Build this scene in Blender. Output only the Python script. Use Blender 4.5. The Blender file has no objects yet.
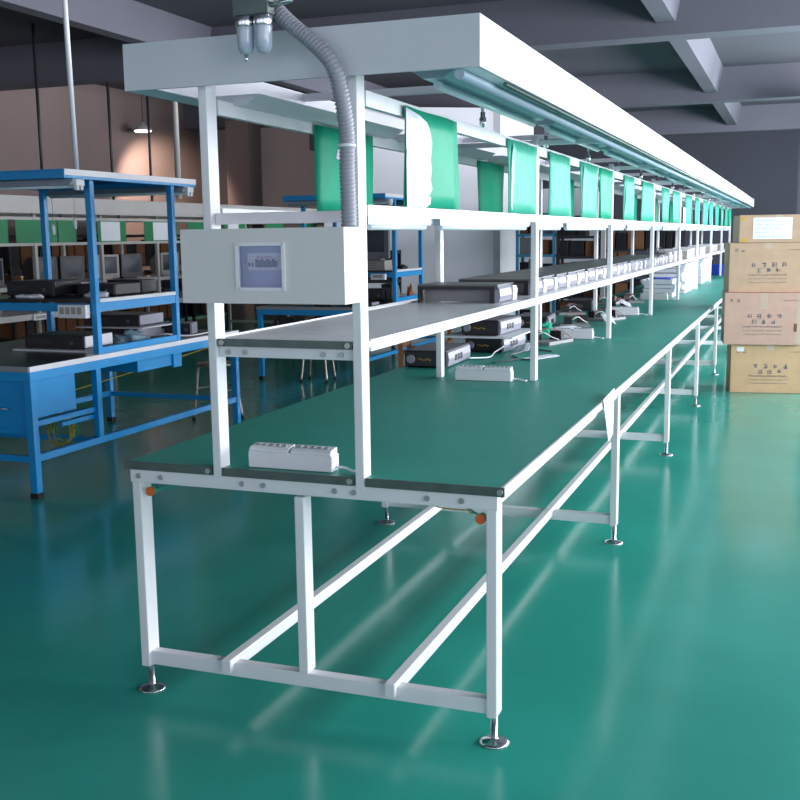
import bpy, bmesh, math, random
from mathutils import Vector, Matrix
random.seed(7)
S = bpy.context.scene
C = S.collection
PI = math.pi

# ------------------------------------------------------------------ camera
cam_d = bpy.data.cameras.new('camera'); cam = bpy.data.objects.new('camera', cam_d); C.objects.link(cam)
cam_d.sensor_width = 36; cam_d.lens = 1057.2241 / 800 * 36; cam_d.clip_end = 200
Fv = Vector((-0.34774065, 0.9249744, -0.15329319)); Rv = Vector((0.9366723, 0.34996039, -0.01314242)); Uv = Vector((-0.04149015, 0.14815564, 0.98809335))
cam.matrix_world = Matrix(((Rv.x, Uv.x, -Fv.x, 1.9174), (Rv.y, Uv.y, -Fv.y, -2.7006), (Rv.z, Uv.z, -Fv.z, 1.4265), (0, 0, 0, 1)))
S.camera = cam

# ------------------------------------------------------------------ world, light, exposure
S.view_settings.view_transform = 'Standard'; S.view_settings.look = 'None'
S.view_settings.exposure = 0.0; S.view_settings.gamma = 1; S.view_settings.use_curve_mapping = False
w = bpy.data.worlds.new('world'); S.world = w; w.use_nodes = True
nt = w.node_tree; bg = nt.nodes['Background']
bg.inputs[0].default_value = (0.62, 0.76, 1.0, 1); bg.inputs[1].default_value = 1.0

ROOM_X0, ROOM_X1, ROOM_Y0, ROOM_Y1, ROOM_Z = -9.0, 6.0, -7.0, 22.0, 3.6
WIN_R = [(-6.0, -3.2), (-2.4, 0.4), (1.2, 4.0), (4.8, 7.6), (8.4, 11.2), (12.0, 14.8), (15.6, 18.4)]    # openings in the right wall; unseen farthest one added to light the partition
WIN_B = [(-8.0, -5.2), (-4.2, -1.4), (-0.4, 2.4), (3.0, 5.6)]                           # openings in the wall behind the camera
WZ0, WZ1 = 0.9, 3.1
def daylight(name, loc, rot, sx, sy, power):
    l = bpy.data.lights.new(name, 'AREA'); l.shape = 'RECTANGLE'; l.size = sx; l.size_y = sy; l.energy = power; l.color = (0.93, 0.94, 1.0)
    o = bpy.data.objects.new(name, l); C.objects.link(o); o.location = loc; o.rotation_euler = rot
for a, b in WIN_R:
    daylight('window_daylight', (ROOM_X1 + 0.15, (a + b) / 2, (WZ0 + WZ1) / 2), (0, PI / 2, 0), WZ1 - WZ0, b - a, 110 if b < 1 else (340 if b < 8 else 540))
for a, b in WIN_B:
    daylight('window_daylight', ((a + b) / 2, ROOM_Y0 - 0.15, (WZ0 + WZ1) / 2), (PI / 2, 0, 0), b - a, WZ1 - WZ0, 24)

# ------------------------------------------------------------------ materials
def lin(h):
    v = [int(h[i:i + 2], 16) / 255 for i in (0, 2, 4)]
    return tuple((x / 12.92 if x <= 0.04045 else ((x + 0.055) / 1.055) ** 2.4) for x in v) + (1,)
def mat(name, col, rough=0.5, metal=0.0, noise=0.0, nscale=8.0, coat=0.0, bump=0.0, bscale=60.0, spec=0.5, rvar=0.0, alpha=None, trans=0.0):
    m = bpy.data.materials.new(name); m.use_nodes = True
    t = m.node_tree; b = t.nodes['Principled BSDF']
    c = lin(col) if isinstance(col, str) else col
    b.inputs['Base Color'].default_value = c
    b.inputs['Roughness'].default_value = rough; b.inputs['Metallic'].default_value = metal
    b.inputs['Coat Weight'].default_value = coat; b.inputs['Specular IOR Level'].default_value = spec
    if trans: b.inputs['Transmission Weight'].default_value = trans
    tc = t.nodes.new('ShaderNodeTexCoord')
    if noise or rvar:
        n = t.nodes.new('ShaderNodeTexNoise'); n.inputs['Scale'].default_value = nscale; n.inputs['Detail'].default_value = 5
        t.links.new(tc.outputs['Object'], n.inputs['Vector'])
        if noise:
            r = t.nodes.new('ShaderNodeMapRange'); r.inputs[1].default_value = 0.3; r.inputs[2].default_value = 0.7
            r.inputs[3].default_value = 1 - noise; r.inputs[4].default_value = 1 + noise
            t.links.new(n.outputs[0], r.inputs[0])
            mx = t.nodes.new('ShaderNodeVectorMath'); mx.operation = 'SCALE'; mx.inputs[0].default_value = c[:3]
            t.links.new(r.outputs[0], mx.inputs['Scale']); t.links.new(mx.outputs[0], b.inputs['Base Color'])
        if rvar:
            r = t.nodes.new('ShaderNodeMapRange'); r.inputs[3].default_value = max(0, rough - rvar); r.inputs[4].default_value = rough + rvar
            t.links.new(n.outputs[0], r.inputs[0]); t.links.new(r.outputs[0], b.inputs['Roughness'])
    if bump:
        n = t.nodes.new('ShaderNodeTexNoise'); n.inputs['Scale'].default_value = bscale; n.inputs['Detail'].default_value = 3
        t.links.new(tc.outputs['Object'], n.inputs['Vector'])
        bp = t.nodes.new('ShaderNodeBump'); bp.inputs['Strength'].default_value = bump; bp.inputs['Distance'].default_value = 0.01
        t.links.new(n.outputs[0], bp.inputs['Height']); t.links.new(bp.outputs[0], b.inputs['Normal'])
    if alpha is not None: b.inputs['Alpha'].default_value = alpha
    return m
def emit(name, col, st):
    m = bpy.data.materials.new(name); m.use_nodes = True
    b = m.node_tree.nodes['Principled BSDF']; b.inputs['Base Color'].default_value = lin(col)
    b.inputs['Emission Color'].default_value = lin(col); b.inputs['Emission Strength'].default_value = st
    return m
M = dict(
    white=mat('white_paint', 'e6e6ea', 0.32, noise=0.02),
    hood=mat('hood_paint', 'd2d4dc', 0.4, noise=0.03, nscale=3),
    oldwhite=mat('aged_paint', 'b9b7b4', 0.5, noise=0.04),
    boxgrey=mat('grey_enclosure_paint', 'dedbdb', 0.45, bump=0.08, bscale=300),
    floor=mat('green_epoxy', '319e8e', 0.18, noise=0.10, nscale=1.3, bump=0.012, bscale=2.5, rvar=0.07),
    mat_green=mat('green_table_mat', '2a9484', 0.45, noise=0.06, nscale=4, bump=0.05, bscale=500),
    mat_dark=mat('dark_table_mat', '23242a', 0.28, noise=0.2, nscale=5),
    laminate=mat('grey_laminate', 'f0f0f2', 0.3, noise=0.07, nscale=12),
    strip=mat('dull_metal_strip', '5f6b68', 0.35, metal=0.6, noise=0.15, nscale=20),
    chrome=mat('chrome', 'd8d8dc', 0.2, metal=1),
    bolt=mat('zinc_bolt', 'b8b8b8', 0.3, metal=1),
    blue=mat('blue_paint', '0a94da', 0.35, noise=0.05, nscale=5),
    bluehi=mat('pale_strip_and_highlight', 'e9e8ee', 0.4),
    greyedge=mat('grey_edge_strip', '9a9aa0', 0.35, metal=0.3),
    black=mat('black_plastic', '1b1b20', 0.4),
    blackm=mat('black_metal', '2a2a2f', 0.38, noise=0.1),
    covtop=mat('dark_grey_coated_steel', '6a6b6a', 0.4, noise=0.06),
    silver=mat('silver_plastic', '90919e', 0.45, metal=0.25),
    innergrey=mat('grey_inner_steel', '8f8f92', 0.45),
    gold=mat('gold_print', 'c9a040', 0.4, metal=0.4),
    wht=mat('white_plastic', 'ecebf0', 0.35),
    foam=mat('white_foam', 'dcdfe8', 0.7),
    paper=mat('paper', 'eef0f6', 0.8),
    print=mat('pale_blue_print', '8790a8', 0.8),
    redprint=mat('red_print', 'b04050', 0.6),
    orange=mat('orange_plastic', 'd9662b', 0.4),
    yellowcord=mat('yellow_cord', 'b5a02c', 0.5),
    greencord=mat('green_cord', '2fa68a', 0.5),
    sheet=mat('green_sheet', '1a9e7c', 0.5, noise=0.06, nscale=9, bump=0.3, bscale=9, spec=.12),
    sheet2=mat('pale_green_sheet', '3fa990', 0.5, noise=0.10, nscale=12, bump=0.35, bscale=9, spec=.12),
    sheet3=mat('dark_green_sheet', '15804f', 0.4, noise=0.05),
    film=mat('clouded_white_film', 'b9bccb', 0.3, noise=0.03, bump=0.4, bscale=25),
    filmedge=mat('pale_teal_film', '7fd6cf', 0.2, alpha=0.75),
    card=mat('cardboard', 'c4a48a', 0.8, noise=0.05, nscale=14),
    card2=mat('pinkish_cardboard', 'caa595', 0.8, noise=0.05, nscale=10),
    card3=mat('yellowish_cardboard', 'cdaa84', 0.8, noise=0.06, nscale=9),
    cardd=mat('brown_cardboard', '7a5136', 0.85, noise=0.15, nscale=6),
    tape=mat('clear_packing_tape', 'cdb5a2', 0.15, coat=0.6),
    ink=mat('dark_ink', '6d6f78', 0.8),
    steel=mat('stool_steel', 'a59a90', 0.3, metal=0.8),
    wood=mat('stool_wood', 'a9683f', 0.5, noise=0.15, nscale=10),
    hose=mat('grey_corrugated_hose', '9a9ba6', 0.45),
    screen=mat('crt_glass', '2c3540', 0.4),
    crt=mat('beige_crt_plastic', 'a8a39c', 0.5),
    crtgrey=mat('grey_crt_plastic', '77777d', 0.5),
    crtdark=mat('dark_crt_plastic', '2b2b31', 0.45),
    glasscup=mat('smoked_bowl', 'b7bfd0', 0.12, coat=0.5),
    glass=mat('clear_glass', 'ffffff', 0.03, trans=1.0),
    pane=mat('small_window_plastic', 'b9c2f0', 0.06, alpha=0.22),
    boxinside=mat('breaker_panel_lilac', 'b4b6dc', 0.5),
    tube=mat('unlit_lamp_tube', 'dfe9f2', 0.2),
    batten=mat('lamp_batten', '9fb4c4', 0.35),
    reflector=mat('lamp_reflector', 'b4bcc4', 0.4, noise=0.03),
    cloth=mat('green_cloth', '1c9a80', 0.85, noise=0.15, nscale=20),
    bag=mat('clear_plastic_bag', '9fc3d6', 0.2, alpha=0.6),
    bluebox=mat('cobalt_plastic', '2446c0', 0.4),
    rubber=mat('rubber', '17171a', 0.7),
    ceil=mat('ceiling_paint', '5a5a64', 0.85, noise=0.04, nscale=1),
    beam=mat('beam_paint', '6c6c78', 0.85, noise=0.04, nscale=1),
    walldark=mat('far_wall_paint', '474954', 0.85, noise=0.04, nscale=1),
    wallbrown=mat('side_wall_paint', '8f7d7a', 0.85, noise=0.05, nscale=0.6),
    wallgrey=mat('grey_partition_paint', 'e2e2ea', 0.8, noise=0.03, nscale=1),
    wallwhite=mat('white_column_paint', 'ececf0', 0.7),
    walllight=mat('light_wall_paint', 'c9cad0', 0.8),
    lamp=emit('lit_lamp', 'fff4ff', 6.0),
    yellowp=mat('yellow_plastic', 'd9a52a', 0.5),
)

# ------------------------------------------------------------------ mesh helpers
class MB:
    def __init__(s): s.b = bmesh.new()
    def box(s, x0, x1, y0, y1, z0, z1):
        v = [s.b.verts.new((x, y, z)) for x in (x0, x1) for y in (y0, y1) for z in (z0, z1)]
        for f in ((0, 1, 3, 2), (4, 6, 7, 5), (0, 4, 5, 1), (2, 3, 7, 6), (0, 2, 6, 4), (1, 5, 7, 3)):
            s.b.faces.new([v[i] for i in f])
        return s
    def bar(s, p, q, wd, ht, up=(0, 0, 1)):
        p, q = Vector(p), Vector(q); d = (q - p).normalized(); u = Vector(up)
        if abs(d.dot(u)) > 0.99: u = Vector((0, 1, 0))
        r = d.cross(u).normalized(); u = r.cross(d)
        v = [s.b.verts.new(e + r * (i * wd / 2) + u * (j * ht / 2)) for e in (p, q) for i, j in ((-1, -1), (1, -1), (1, 1), (-1, 1))]
        for f in ((3, 2, 1, 0), (4, 5, 6, 7), (0, 1, 5, 4), (1, 2, 6, 5), (2, 3, 7, 6), (3, 0, 4, 7)):
            s.b.faces.new([v[i] for i in f])
        return s
    def tube(s, pts, r, n=8, caps=True):
        pts = [Vector(p) for p in pts]; rings = []; prev = None
        for i, p in enumerate(pts):
            d = (pts[min(i + 1, len(pts) - 1)] - pts[max(i - 1, 0)]).normalized()
            if prev is None:
                u = Vector((0, 0, 1)) if abs(d.z) < 0.9 else Vector((1, 0, 0))
            else: u = prev
            a = (u - d * u.dot(d))
            if a.length < 1e-6: a = Vector((1, 0, 0)) - d * d.x
            a.normalize(); b = d.cross(a); prev = a
            rr = r[i] if isinstance(r, (list, tuple)) else r
            rings.append([s.b.verts.new(p + (a * math.cos(2 * PI * k / n) + b * math.sin(2 * PI * k / n)) * rr) for k in range(n)])
        for i in range(len(rings) - 1):
            for k in range(n):
                f = s.b.faces.new((rings[i][k], rings[i][(k + 1) % n], rings[i + 1][(k + 1) % n], rings[i + 1][k])); f.smooth = True
        if caps: s.b.faces.new(rings[0][::-1]); s.b.faces.new(rings[-1])
        return s
    def lathe(s, prof, c=(0, 0, 0), n=20):           # profile (r, z) about a vertical axis
        rings = [[s.b.verts.new((c[0] + r * math.cos(2 * PI * k / n), c[1] + r * math.sin(2 * PI * k / n), c[2] + z)) for k in range(n)] for r, z in prof]
        for i in range(len(rings) - 1):
            for k in range(n):
                f = s.b.faces.new((rings[i][k], rings[i][(k + 1) % n], rings[i + 1][(k + 1) % n], rings[i + 1][k])); f.smooth = True
        s.b.faces.new(rings[0][::-1]); s.b.faces.new(rings[-1])
        return s
    def prism(s, pts, axis, a, b):                    # polygon in the plane across `axis`, extruded a..b
        def P(u, v, t): return {'x': (t, u, v), 'y': (u, t, v), 'z': (u, v, t)}[axis]
        A = [s.b.verts.new(P(u, v, a)) for u, v in pts]; B = [s.b.verts.new(P(u, v, b)) for u, v in pts]
        s.b.faces.new(A[::-1]); s.b.faces.new(B)
        n = len(pts)
        for i in range(n): s.b.faces.new((A[i], A[(i + 1) % n], B[(i + 1) % n], B[i]))
        return s
    def build(s, name, m, parent=None, bevel=0.0):
        bmesh.ops.recalc_face_normals(s.b, faces=s.b.faces[:])
        me = bpy.data.meshes.new(name); s.b.to_mesh(me); s.b.free()
        o = bpy.data.objects.new(name, me); C.objects.link(o); me.materials.append(M[m] if isinstance(m, str) else m)
        if parent: o.parent = parent
        if bevel:
            bv = o.modifiers.new('bevel', 'BEVEL'); bv.width = bevel; bv.segments = 2; bv.limit_method = 'ANGLE'
        return o
def B(name, m, parent, x0, x1, y0, y1, z0, z1, bevel=0.0):
    return MB().box(x0, x1, y0, y1, z0, z1).build(name, m, parent, bevel)
def tag(o, label, cat, group=None, kind=None):
    o['label'] = label; o['category'] = cat
    if group: o['group'] = group
    if kind: o['kind'] = kind
    return o
def thing(name, label, cat, loc=(0, 0, 0), rz=0.0, group=None):
    o = bpy.data.objects.new(name, None); C.objects.link(o); o.location = loc; o.rotation_euler = (0, 0, rz); o.empty_display_size = 0.05
    return tag(o, label, cat, group)
def dup(root, loc, rz=None, label=None, group=None):
    r = root.copy(); C.objects.link(r); r.location = loc
    if rz is not None: r.rotation_euler = (0, 0, rz)
    if label: r['label'] = label
    if group: r['group'] = group
    def rec(a, b):
        for ch in list(a.children):
            if ch.get('_new'): continue
            c = ch.copy(); C.objects.link(c); c.parent = b; rec(ch, c)
    rec(root, r)
    return r
def struct(o): o['kind'] = 'structure'; return o
ORD = ['first', 'second', 'third', 'fourth', 'fifth', 'sixth', 'seventh', 'eighth', 'ninth', 'tenth', 'eleventh', 'twelfth', 'thirteenth', 'fourteenth', 'fifteenth', 'sixteenth', 'seventeenth', 'eighteenth', 'nineteenth', 'twentieth']

# ------------------------------------------------------------------ setting
struct(B('floor', 'floor', None, ROOM_X0 - .2, ROOM_X1 + .2, ROOM_Y0 - .2, ROOM_Y1 + .2, -0.1, 0))
struct(B('ceiling', 'ceil', None, ROOM_X0 - .2, ROOM_X1 + .2, ROOM_Y0 - .2, ROOM_Y1 + .2, ROOM_Z + .35, ROOM_Z + .5))
struct(B('wall_left', 'wallbrown', None, ROOM_X0 - .2, ROOM_X0, ROOM_Y0, ROOM_Y1, 0, ROOM_Z + .35))
struct(B('wall_far', 'walldark', None, ROOM_X0, ROOM_X1, ROOM_Y1, ROOM_Y1 + .2, 0, ROOM_Z + .35))
def wall_with_openings(name, axis, at0, at1, lo, hi, ops, m):
    b = MB()
    def bx(a, c, z0, z1):
        if axis == 'x': b.box(at0, at1, a, c, z0, z1)
        else: b.box(a, c, at0, at1, z0, z1)
    bx(lo, hi, 0, WZ0); bx(lo, hi, WZ1, ROOM_Z + .35)
    prev = lo
    for a, c in ops: bx(prev, a, WZ0, WZ1); prev = c
    bx(prev, hi, WZ0, WZ1)
    return struct(b.build(name, m))
wall_with_openings('wall_right', 'x', ROOM_X1, ROOM_X1 + .2, ROOM_Y0, ROOM_Y1, WIN_R, 'walllight')
wall_with_openings('wall_back', 'y', ROOM_Y0 - .2, ROOM_Y0, ROOM_X0, ROOM_X1, WIN_B, 'walllight')
k = 0
for a, c in WIN_R:
    k += 1; b = MB(); X = ROOM_X1 + .05
    for y in (a + .02, (a + c) / 2, c - .02): b.box(X, X + .05, y - .025, y + .025, WZ0, WZ1)
    for z in (WZ0 + .025, 2.3, WZ1 - .025): b.box(X, X + .05, a, c, z - .025, z + .025)
    struct(b.build('window_%d' % k, 'white'))
for a, c in WIN_B:
    k += 1; b = MB(); Y = ROOM_Y0 - .1
    for x in (a + .02, (a + c) / 2, c - .02): b.box(x - .025, x + .025, Y, Y + .05, WZ0, WZ1)
    for z in (WZ0 + .025, 2.3, WZ1 - .025): b.box(a, c, Y, Y + .05, z - .025, z + .025)
    struct(b.build('window_%d' % k, 'white'))
# ceiling beams: across the hall and one run along it
k = 0
for y in (-3.0, 3.0, 9.0, 15.0, 20.5):
    k += 1; struct(B('trim_%d' % k, 'beam', None, ROOM_X0, ROOM_X1, y, y + .35, ROOM_Z - .15, ROOM_Z + .35))
for x in (-5.2, 0.35):
    k += 1; b = MB()
    b.prism([(x, ROOM_Z + .35), (x + .08, ROOM_Z - .02), (x + .27, ROOM_Z - .02), (x + .35, ROOM_Z + .35)], 'y', ROOM_Y0, ROOM_Y1)
    struct(b.build('trim_%d' % k, 'beam'))
struct(B('column', 'walldark', None, 1.86, 2.4, 14.2, 14.7, 0, 3.45))
struct(MB().prism([(-2.8, 14.3), (-5.2, 12.9), (-5.26, 13.0), (-2.8, 14.44)], 'z', 0, 3.45).build('wall_partition', 'wallgrey'))
struct(B('wall_partition', 'wallwhite', None, -2.8, -2.68, 14.3, 16.6, 0, 3.45))
struct(B('wall_partition', 'walllight', None, -2.6, -1.19, 15.6, 15.72, 0, 2.2))
struct(B('column', 'wallbrown', None, -7.55, -7.1, 14.0, 14.45, 0, 3.45))

# ------------------------------------------------------------------ the assembly line in front
W, D, NB, XL, XR = 1.19, 2.083, 8, 0.32, 0.78
ZM, ZU, ZS, ZT = 1.492, 1.80, 1.135, 0.75
LEN = NB * D
line = thing('assembly_line', 'long white steel assembly line with green table top, running away from the foreground', 'assembly line')
tt = MB()
for i in range(0, NB, 2):
    B('table_top', 'mat_green', line, 0, W, i * D + (0.002 if i else 0), (i + 2) * D - .002, ZT - .022, ZT)
B('edge_rail', 'white', line, W, W + .008, -0.005, LEN, ZT - .026, ZT + .002)
B('edge_rail', 'white', line, W - .05, W - .02, 0.03, LEN, ZT - .062, ZT - .023)
B('edge_rail', 'white', line, -.004, .04, 0.03, LEN, ZT - .062, ZT - .023)
for i in range(NB + 1):
    y = min(i * D, LEN - .06)
    for x in (0.012, W - .042):
        lg = B('leg', 'white', line, x, x + .03, y, y + .06, 0.085, ZT - .024, .003)
        fx, fy = x + .015, y + .03
        MB().lathe([(.043, 0), (.043, .004), (.034, .008), (.014, .013), (.010, .016), (.0095, .10)], (fx, fy, 0)).build('levelling_foot', 'chrome', lg)
    B('cross_bar', 'white', line, 0.042, W - .042, y + .012, y + .048, 0.09, 0.135, .003)
    for x in (XL, XR):
        B('post', 'white', line, x - .0135, x + .0135, y - (.008 if i == 0 else 0), y + .048, ZT - .03 if i == 0 else ZT + .001, 1.86, .003)
    B('end_beam' if i in (0, NB) else 'cross_beam', 'white', line, 0.009, W - .009, y - .003, y + .03, ZT - .064, ZT - .0225, .002)
    B('cross_beam', 'white', line, XL + .015, XR - .015, y + .008, y + .05, ZS - .052, ZS - .018, .002)
    if i == 0:
        B('cross_beam', 'white', line, XL + .015, XR - .015, y + .012, y + .045, ZM - .026, ZM + .006, .002)
    if i: B('hood_arm', 'hood', line, XL - .21, XR + .3, y + .014, y + .036, ZU + .022, ZU + .044)
# middle leg of the near frame, lower rails
B('leg', 'white', line, .565, .595, .005, .06, .135, ZT - .072, .003)
for x in (.325, .862):
    B('lower_rail', 'white', line, x - .016, x + .016, -.012, LEN, .108, .150, .003)
# metal edging at the near end of table and shelf, with bolts
def bolts(pts, y):
    for x, z in pts:
        MB().tube([(x, y + .001, z), (x, y - .005, z)], .0085, 8).build('bolt', 'bolt', line)
for a, c in ((-.006, XL - .018), (XL + .018, XR - .018), (XR + .018, W + .012)):
    B('edge_strip', 'strip', line, a, c, -.010, -.0035, ZT - .0225, ZT + .003)
    bolts([(c - .012, ZT - .010)], -.010)
bolts([(.04, ZT - .043), (.12, ZT - .043), (.40, ZT - .043), (.47, ZT - .043), (.70, ZT - .043), (.76, ZT - .043), (.98, ZT - .043), (1.08, ZT - .043)], -.003)
B('edge_strip', 'strip', line, XL + .017, XR - .017, -.004, .008, ZS - .02, ZS + .002)
bolts([(XL + .03, ZS - .009), (XR - .03, ZS - .009)], -.004)
bolts([(XL + .045, ZS - .037), (XL + .10, ZS - .037), (XR - .11, ZS - .037), (XR - .055, ZS - .037)], .008)
# shelf, its rails, mid and upper long rails
for i in range(0, NB, 2):
    B('shelf_board', 'laminate', line, XL - .013, XR + .013, i * D + (.009 if i == 0 else .001), (i + 2) * D - .001, ZS - .018, ZS - .002)
for x in (XL, XR):
    B('shelf_rail', 'white', line, x - .013 + (.0 if x == XL else .013 - .0), x + (.0 if x == XL else .0) + (.0 if x == XL else .0145), .061, LEN - .001, ZS - .030, ZS + .003) if x == XR else \
        B('shelf_rail', 'white', line, x - .0145, x - .0131, .061, LEN - .001, ZS - .05, ZS + .003)
    B('middle_rail', 'white', line, x - .013, x + .013, .061, LEN - .001, ZM - .011, ZM + .021)
    B('upper_rail', 'white', line, x - .012, x + .012, .061, LEN - .001, ZU - .021, ZU + .021)
# lamps screwed beneath the middle rails
for i in range(NB):
    for a, c in ((.08, .62), (.72, 1.98)):
        y0, y1 = i * D + a, i * D + c
        f = B('lamp_fixture', 'batten', line, XR - .022, XR + .005, y0, y1, ZM - .032, ZM - .0115)
        MB().tube([(XR - .008, y0 + .03, ZM - .038), (XR - .008, y1 - .03, ZM - .038)], .010, 8).build('lamp_tube', 'tube', f)
# the hood above
HX0, HX1, HY0, HZ0, HZ1 = .10, 1.15, -.06, 1.844, 1.972
HY1 = LEN + .25
B('hood_end_panel', 'hood', line, HX0, HX1, HY0, HY0 + .012, HZ0, HZ1)
B('hood_end_panel', 'hood', line, HX0, HX1, HY1 - .012, HY1, HZ0, HZ1)
B('hood_side_panel', 'hood', line, HX0, HX0 + .012, HY0 + .012, HY1 - .012, HZ0, HZ1)
B('hood_side_panel', 'hood', line, HX1 - .012, HX1, HY0 + .012, HY1 - .012, HZ0, HZ1)
for i in range(1, NB + 1): B('hood_cross_tie', 'hood', line, HX0 + .012, HX1 - .012, i * D - 1.0, i * D - .97, HZ1 - .03, HZ1 - .004)
B('hood_flange', 'white', line, HX0 + .012, HX0 + .10, HY0 + .012, HY1 - .012, HZ0, HZ0 + .006)
B('hood_flange', 'white', line, HX1 - .05, HX1 - .012, HY0 + .012, HY1 - .012, HZ0, HZ0 + .006)
MB().tube([(HX1 - .06, HY0 + .02, HZ0 - .012), (HX1 - .06, HY1 - .02, HZ0 - .012)], .014, 10).build('conduit_pipe', 'batten', line)
MB().tube([(HX1 + -.015, HY0 + .3, HZ0 - .006), (HX1 - .015, HY1 - .02, HZ0 - .006)], .006, 8).build('conduit_pipe', 'strip', line)
for i in range(12):
    y0 = .15 + i * 1.38
    f = MB().prism([(XR + .10, HZ0 + .04), (XR + .25, HZ0 + .04), (XR + .205, HZ0 + .01), (XR + .145, HZ0 + .01)], 'y', y0, y0 + 1.22).build('lamp_fixture', 'batten', line)
    MB().tube([(XR + .175, y0 + .04, HZ0 - .004), (XR + .175, y0 + 1.18, HZ0 - .004)], .0125, 10).build('lamp_tube', 'tube', f)
    f = MB().prism([(XL - .12, HZ0 + .0), (XL + .10, HZ0 + .0), (XL + .05, HZ0 - .03), (XL - .07, HZ0 - .03)], 'y', y0, y0 + 1.22).build('lamp_fixture', 'hood', line)
    MB().tube([(XL - .01, y0 + .02, HZ0 - .044), (XL - .01, y0 + 1.2, HZ0 - .044)], .0125, 10).build('lamp_tube', 'tube', f)

# air couplers hanging on curled white hose from the hood
def coupler(y, x, idx, first=[None]):
    if first[0] is None:
        t = thing('hanging_air_coupler', '', 'air coupler', (x, y, HZ0 + .055), 0, 'air couplers hanging beneath the hood')
        pts = [(0, -.06 + .12 * i / 12, .0 + .05 * math.sin(PI * i / 12) * .5) for i in range(13)]
        MB().tube([(0, .10, .012)] + [(0, .08 - .02 * i, .012 + .006 * math.sin(i * 2)) for i in range(8)] + [(0, -.07, 0), (0, -.075, -.02), (0, -.07, -.035)], .006, 6).build('hose', 'wht', t)
        MB().lathe([(.004, -.085), (.012, -.08), (.013, -.05), (.009, -.048), (.009, -.03)], (0, -.07, 0), 10).build('coupler_body', 'chrome', t)
        first[0] = t
    else: t = dup(first[0], (x, y, HZ0 + .055))
    t['label'] = 'white curled air coupler hanging under the hood, %s from the near end' % ORD[idx]
for j in range(13): coupler(1.2 + j * 1.04, XR + .035, j)

# green sheets hung between middle and upper rails
def wavy_sheet(name, x, y0, y1, z0, z1, m, parent=None, th=.003, seed=0):
    r = random.Random(seed); b = bmesh.new(); nx, nz = 8, 6; ph = r.random() * 6
    g = {}
    for s_ in (0, 1):
        for i in range(nx + 1):
            for j in range(nz + 1):
                yy = y0 + (y1 - y0) * i / nx; zz = z0 + (z1 - z0) * j / nz
                xx = x + .004 * math.sin(ph + i * 1.1 + j * .5) + (s_ - .5) * th
                g[s_, i, j] = b.verts.new((xx, yy, zz))
    for i in range(nx):
        for j in range(nz):
            b.faces.new((g[0, i, j], g[0, i, j + 1], g[0, i + 1, j + 1], g[0, i + 1, j])).smooth = True
            b.faces.new((g[1, i, j], g[1, i + 1, j], g[1, i + 1, j + 1], g[1, i, j + 1])).smooth = True
    for i in range(nx):
        for j in (0, nz): b.faces.new((g[0, i, j], g[0, i + 1, j], g[1, i + 1, j], g[1, i, j]))
    for j in range(nz):
        for i in (0, nx): b.faces.new((g[0, i, j], g[0, i, j + 1], g[1, i, j + 1], g[1, i, j]))
    bmesh.ops.recalc_face_normals(b, faces=b.faces[:])
    me = bpy.data.meshes.new(name); b.to_mesh(me); b.free(); me.materials.append(M[m])
    o = bpy.data.objects.new(name, me); C.objects.link(o)
    if parent: o.parent = parent
    return o
right = [(.336, .868), (1.545, 2.055), (2.30, 2.81), (3.08, 3.60), (3.68, 4.13), (4.60, 5.05), (5.46, 6.15), (6.72, 7.25), (7.55, 8.15), (8.75, 9.35), (9.85, 10.3), (10.9, 11.6), (11.9, 12.4), (12.9, 13.6), (14.0, 14.5), (14.9, 15.6), (15.9, 16.5)]
for i, (a, c) in enumerate(right):
    ms = ['sheet2', 'sheet2', 'sheet2', 'sheet2', 'sheet', 'sheet2'][i % 6]
    t = thing('green_plastic_sheet', ('green plastic sheet half covered by peeling white film, first in the right row' if i == 0 else 'green plastic sheet in the right row under the hood, %s from the near end' % ORD[i]), 'sheet', (XR + .0200, a, ZM + .022), 0, 'green sheets along the right rail')
    wavy_sheet('sheet', 0, 0, c - a, .0, ZU - ZM - .012, 'sheet' if i == 0 else ms, t, seed=i)
    if i == 0:
        outline = [(.0, .0), (.17, .0), (.215, .012), (.22, .035), (.19, .03), (.235, .06), (.215, .09), (.23, .115), (.22, .15), (.235, .2), (.22, .235), (.19, .262), (.12, .278), (.05, .285), (.0, .29)]
        MB().prism([(y_, z_) for y_, z_ in outline], 'x', .0062, .0078).build('peeling_film', 'film', t)
        MB().prism([(.0, .165), (.08, .158), (.15, .150), (.2, .142), (.228, .128), (.215, .122), (.17, .136), (.1, .148), (0, .156)], 'x', .008, .0088).build('torn_film_edge', 'filmedge', t)
    elif i % 2 == 1:
        MB().prism([(.03, .03), (.05, .01), (.07, .12), (.10, .26), (.075, .285), (.04, .2)], 'x', .0062, .007).build('film_crease', 'filmedge', t)
left = [(.70, 1.22), (2.69, 3.2), (3.6, 3.95), (4.7, 5.2), (6.3, 6.9), (8.0, 8.5), (9.6, 10.2), (11.4, 12.0), (13.4, 14.0)]
for i, (a, c) in enumerate(left):
    t = thing('green_plastic_sheet', 'bright green plastic sheet in the left-hand row behind the posts, %s from the near end' % ORD[i], 'sheet', (XL + .0200, a, ZM + .022), 0, 'green sheets along the left rail')
    wavy_sheet('sheet', 0, 0, c - a, .0, ZU - ZM - .012, 'sheet', t, seed=50 + i)
    if i == 0:
        MB().prism([(.16, .19), (.2, .185), (.215, .205), (.2, .225), (.17, .222)], 'x', .0062, .007).build('white_mark', 'film', t)
        MB().prism([(.205, .0), (.25, .0), (.255, .06), (.24, .12), (.215, .155), (.19, .15), (.205, .1)], 'x', .0062, .007).build('white_mark', 'film', t)
t = thing('white_card', 'narrow white card standing on the middle rail between green sheets', 'card', (XR + .02, 8.5, ZM + .022))
B('card_board', 'wht', t, 0, .004, 0, .22, 0, .16)

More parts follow.
